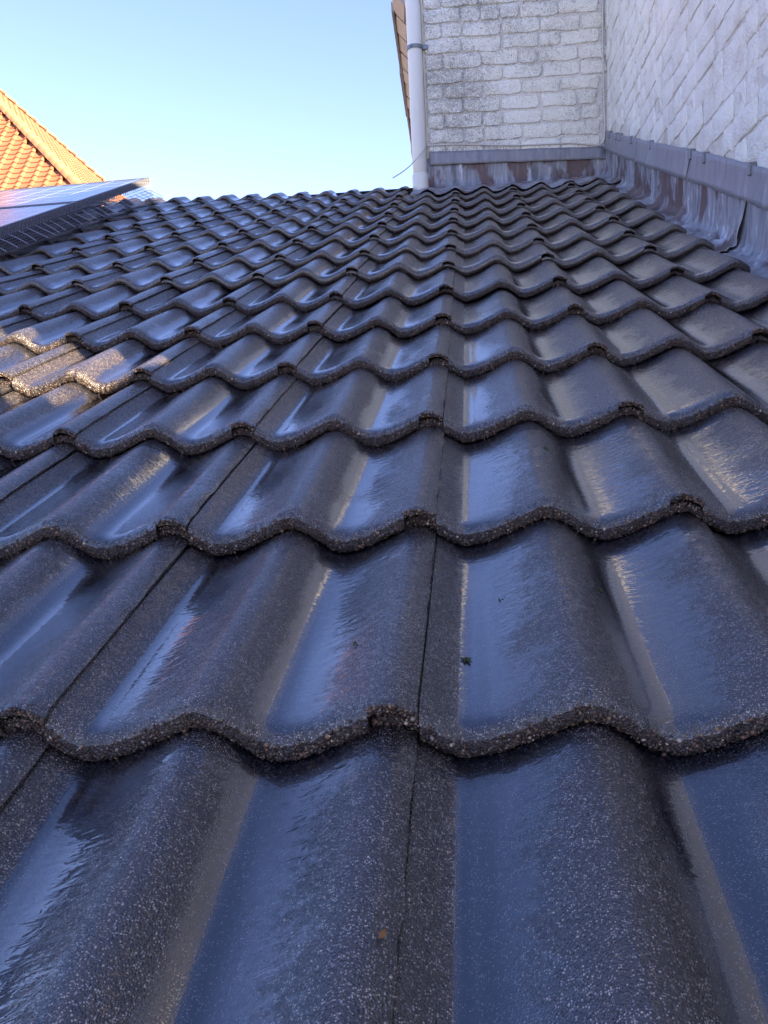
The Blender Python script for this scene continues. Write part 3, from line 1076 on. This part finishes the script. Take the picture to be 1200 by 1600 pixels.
# ------------------------------------------------------------------ neighbour house with orange hipped roof
AP = Vector((-14.15, 21.415, 10.69))
PSI, HALFW = math.radians(5.0), 8.0
nh = empty('neighbour_house', (AP.x, AP.y, -4.0), (0, 0, PSI))
tag(nh, 'distant house with sunlit orange clay tile hipped roof, left of the solar panels', 'house')
H0 = AP.z + 4.0
wl = MB()
wl.box(-HALFW + 0.5, HALFW - 0.5, -HALFW + 0.5, HALFW - 0.5, 0, H0 - HALFW + 0.2)
wl.build('wall', M_BRICKWALL, nh)
py = MB()
py.add([(-HALFW, -HALFW, H0 - HALFW - 0.06), (HALFW, -HALFW, H0 - HALFW - 0.06), (HALFW, HALFW, H0 - HALFW - 0.06), (-HALFW, HALFW, H0 - HALFW - 0.06), (0, 0, H0 - 0.06)], [(0, 1, 4), (1, 2, 4), (2, 3, 4), (3, 0, 4), (3, 2, 1, 0)])
nroof = py.build('roof', M_ORANGE, nh)
# one clay tile: flat pan with a roll on one side
def clay_tile():
    xs = [-0.150, -0.07, 0.02, 0.075, 0.105, 0.135, 0.155]
    zs = [0.004, 0.0, 0.006, 0.040, 0.050, 0.040, 0.006]
    V, F = [], []
    for y, dz in ((-0.120, 0.030), (0.120, 0.0)):
        for x, zz in zip(xs, zs):
            V.append((x, y, zz + dz + 0.012))
    for x, zz in zip(xs, zs):
        V.append((x, -0.118, zz + 0.012 - 0.004))
    n = len(xs)
    for i in range(n - 1):
        F.append((i, i + 1, n + i + 1, n + i))
        F.append((2 * n + i, 2 * n + i + 1, i + 1, i))
    return V, F


CT_V, CT_F = clay_tile()
CT = make_mesh('clay_tile', CT_V, CT_F, M_ORANGE, False)
GA = 0.20
rest = MB()
nhm = Matrix.Translation((AP.x, AP.y, -4.0)) @ Matrix.Rotation(PSI, 4, 'Z')
slope_len = HALFW * math.sqrt(2)
count = 0
for face in range(4):
    fm = Matrix.Rotation(face * math.pi / 2, 4, 'Z')
    for rj in range(int(slope_len / GA)):
        sdist = (rj + 0.6) * GA                            # distance down from the apex
        hw_ = sdist / math.sqrt(2)
        ncol = int(hw_ / 0.30) + 1
        for ci in range(-ncol, ncol + 1):
            x = ci * 0.30
            if abs(x) > hw_ - 0.02:
                continue
            c = Vector((x, -hw_, H0 - hw_ - 0.05))
            mtx = fm @ Matrix.Translation(c) @ Matrix.Rotation(math.pi / 4, 4, 'X')
            wp = nhm @ mtx @ Vector((0, 0, 0))
            p = wpx(wp)
            if face in (0, 1) and p[0] > -30 and p[1] < 310 and p[1] > 60:
                o = bpy.data.objects.new('tile', CT)
                link(o, nroof)
                o.matrix_local = mtx @ Matrix.Rotation(rng.uniform(-0.012, 0.012), 4, 'Z')
                count += 1
            elif face in (0, 1, 3) and rj % 1 == 0:
                rest.add([mtx @ Vector(q) for q in CT_V], CT_F)
tag(rest.build('tile_field', M_ORANGE, nroof), kind='stuff')
# hip tiles
HT = MB()
n = 7
ring = [(0.115 * math.cos(a), 0.105 * math.sin(a)) for a in np.linspace(0.0, math.pi, n)]
vs1 = [(x * 1.12, -0.20, zz * 1.12 + 0.02) for x, zz in ring] + [(x * 0.9, 0.20, zz * 0.9) for x, zz in ring] + [(x * 0.92, -0.195, zz * 0.92) for x, zz in ring]
HT.add(vs1, [(i, i + 1, n + i + 1, n + i) for i in range(n - 1)] + [(2 * n + i, 2 * n + i + 1, i + 1, i) for i in range(n - 1)])
HTM = make_mesh('hip_tile', HT.v, HT.f, M_ORANGE_HIP, True)
for sx, sy_ in ((1, -1), (1, 1)):
    dirv = Vector((sx, sy_, -1)).normalized()
    L = HALFW * math.sqrt(3)
    k = 0
    while k * 0.335 < L:
        c = Vector((0, 0, H0 + 0.0)) + dirv * (k * 0.335 + 0.15)
        yax = -dirv
        xax = Vector((0, 0, 1)).cross(yax).normalized() * -1
        xax = yax.cross(Vector((0, 0, 1))).normalized()
        zax = xax.cross(yax)
        mt = Matrix((xax, yax, zax)).transposed().to_4x4()
        mt.translation = c
        wp = nhm @ c
        p = wpx(wp)
        if p[0] > -60 and p[1] < 330:
            o = bpy.data.objects.new('hip_tile', HTM)
            link(o, nroof)
            o.matrix_local = mt
        k += 1

# ------------------------------------------------------------------ bits lying on the tiles
def pix_on_roof(x, y, extra=0.0):
    dv = Vector(RW[0]) * ((x - 600) / FPX) + Vector(RW[1]) * ((y - 800) / FPX) + Vector(RW[2])
    Ci, di = MR.transposed() @ Vector(CAM), MR.transposed() @ dv
    t = 0.2
    while t < 8:
        q = Ci + di * t
        j = max(0, min(len(VR) - 2, int(np.searchsorted(VR, q.y)) - 1))
        zt = sag(q.x, VR[j]) + (sag(q.x, VR[j + 1]) - NSTEP - sag(q.x, VR[j])) * (q.y - VR[j]) / (VR[j + 1] - VR[j]) + float(wave(q.x)) - W_REF
        if q.z < zt + extra:
            return Vector((q.x, q.y, zt))
        t += 0.0015
    return q


def clump(name, px, size, mat, label, cat, seed, flat=0.5, n=9):
    c = pix_on_roof(*px)
    rs = np.random.RandomState(seed)
    m = MB()
    for k in range(n):
        R = np.linalg.qr(rs.normal(size=(3, 3)))[0]
        vs = ICO_V * np.array([1.0, 0.45, 0.35]) * size * rs.uniform(0.3, 0.6)
        vs = vs @ R.T + np.array([rs.normal(0, size * 0.45), rs.normal(0, size * 0.35), abs(rs.normal(0, size * 0.15)) + size * 0.1])
        m.add(vs.tolist(), ICO_F)
    o = m.build(name, mat, None, False, MR @ c, (TH, 0, 0))
    return tag(o, label, cat)


clump('moss_clump', (727, 1032), 0.006, M_MOSS, 'tiny dark green moss tuft in the wet channel right of the middle joint', 'moss', 1)
clump('moss_clump', (852, 703), 0.006, M_MOSS, 'small green moss tuft on a roll top below the upper tile edge', 'moss', 2)
clump('moss_clump', (934, 929), 0.006, M_MOSS, 'green moss crumb in the brown reflecting channel on the right', 'moss', 3)
clump('moss_clump', (787, 937), 0.004, M_MOSS, 'thin dark moss shred on the blue sheen of the middle right tile', 'moss', 4, n=4)
clump('moss_clump', (555, 1008), 0.004, M_MOSS, 'dark moss shred on the roll left of the middle joint', 'moss', 5, n=4)


def leaf(px, size, label, seed):
    c = pix_on_roof(*px)
    rs = np.random.RandomState(seed)
    V, F = [], []
    for k, (x, w) in enumerate(((-1, 0.02), (-0.5, 0.3), (0.0, 0.42), (0.5, 0.28), (1, 0.02))):
        V += [(x * size, -w * size, 0.15 * size * x * x + 0.1 * size), (x * size, 0, 0.05 * size + rs.normal(0, 0.05) * size), (x * size, w * size, 0.2 * size)]
    F = grid_faces(3, 5)
    me = make_mesh('dead_leaf', V, F, M_LEAF, False)
    o = obj('dead_leaf', me, None, MR @ c + Vector((0, 0, 0.001)), (TH, 0, rs.uniform(0, 3)))
    md = o.modifiers.new('thickness', 'SOLIDIFY')
    md.thickness = 0.0004
    return tag(o, label, 'leaf')


leaf((598, 1466), 0.0045, 'tiny orange dead leaf caught beside the lowest tile joint', 1)
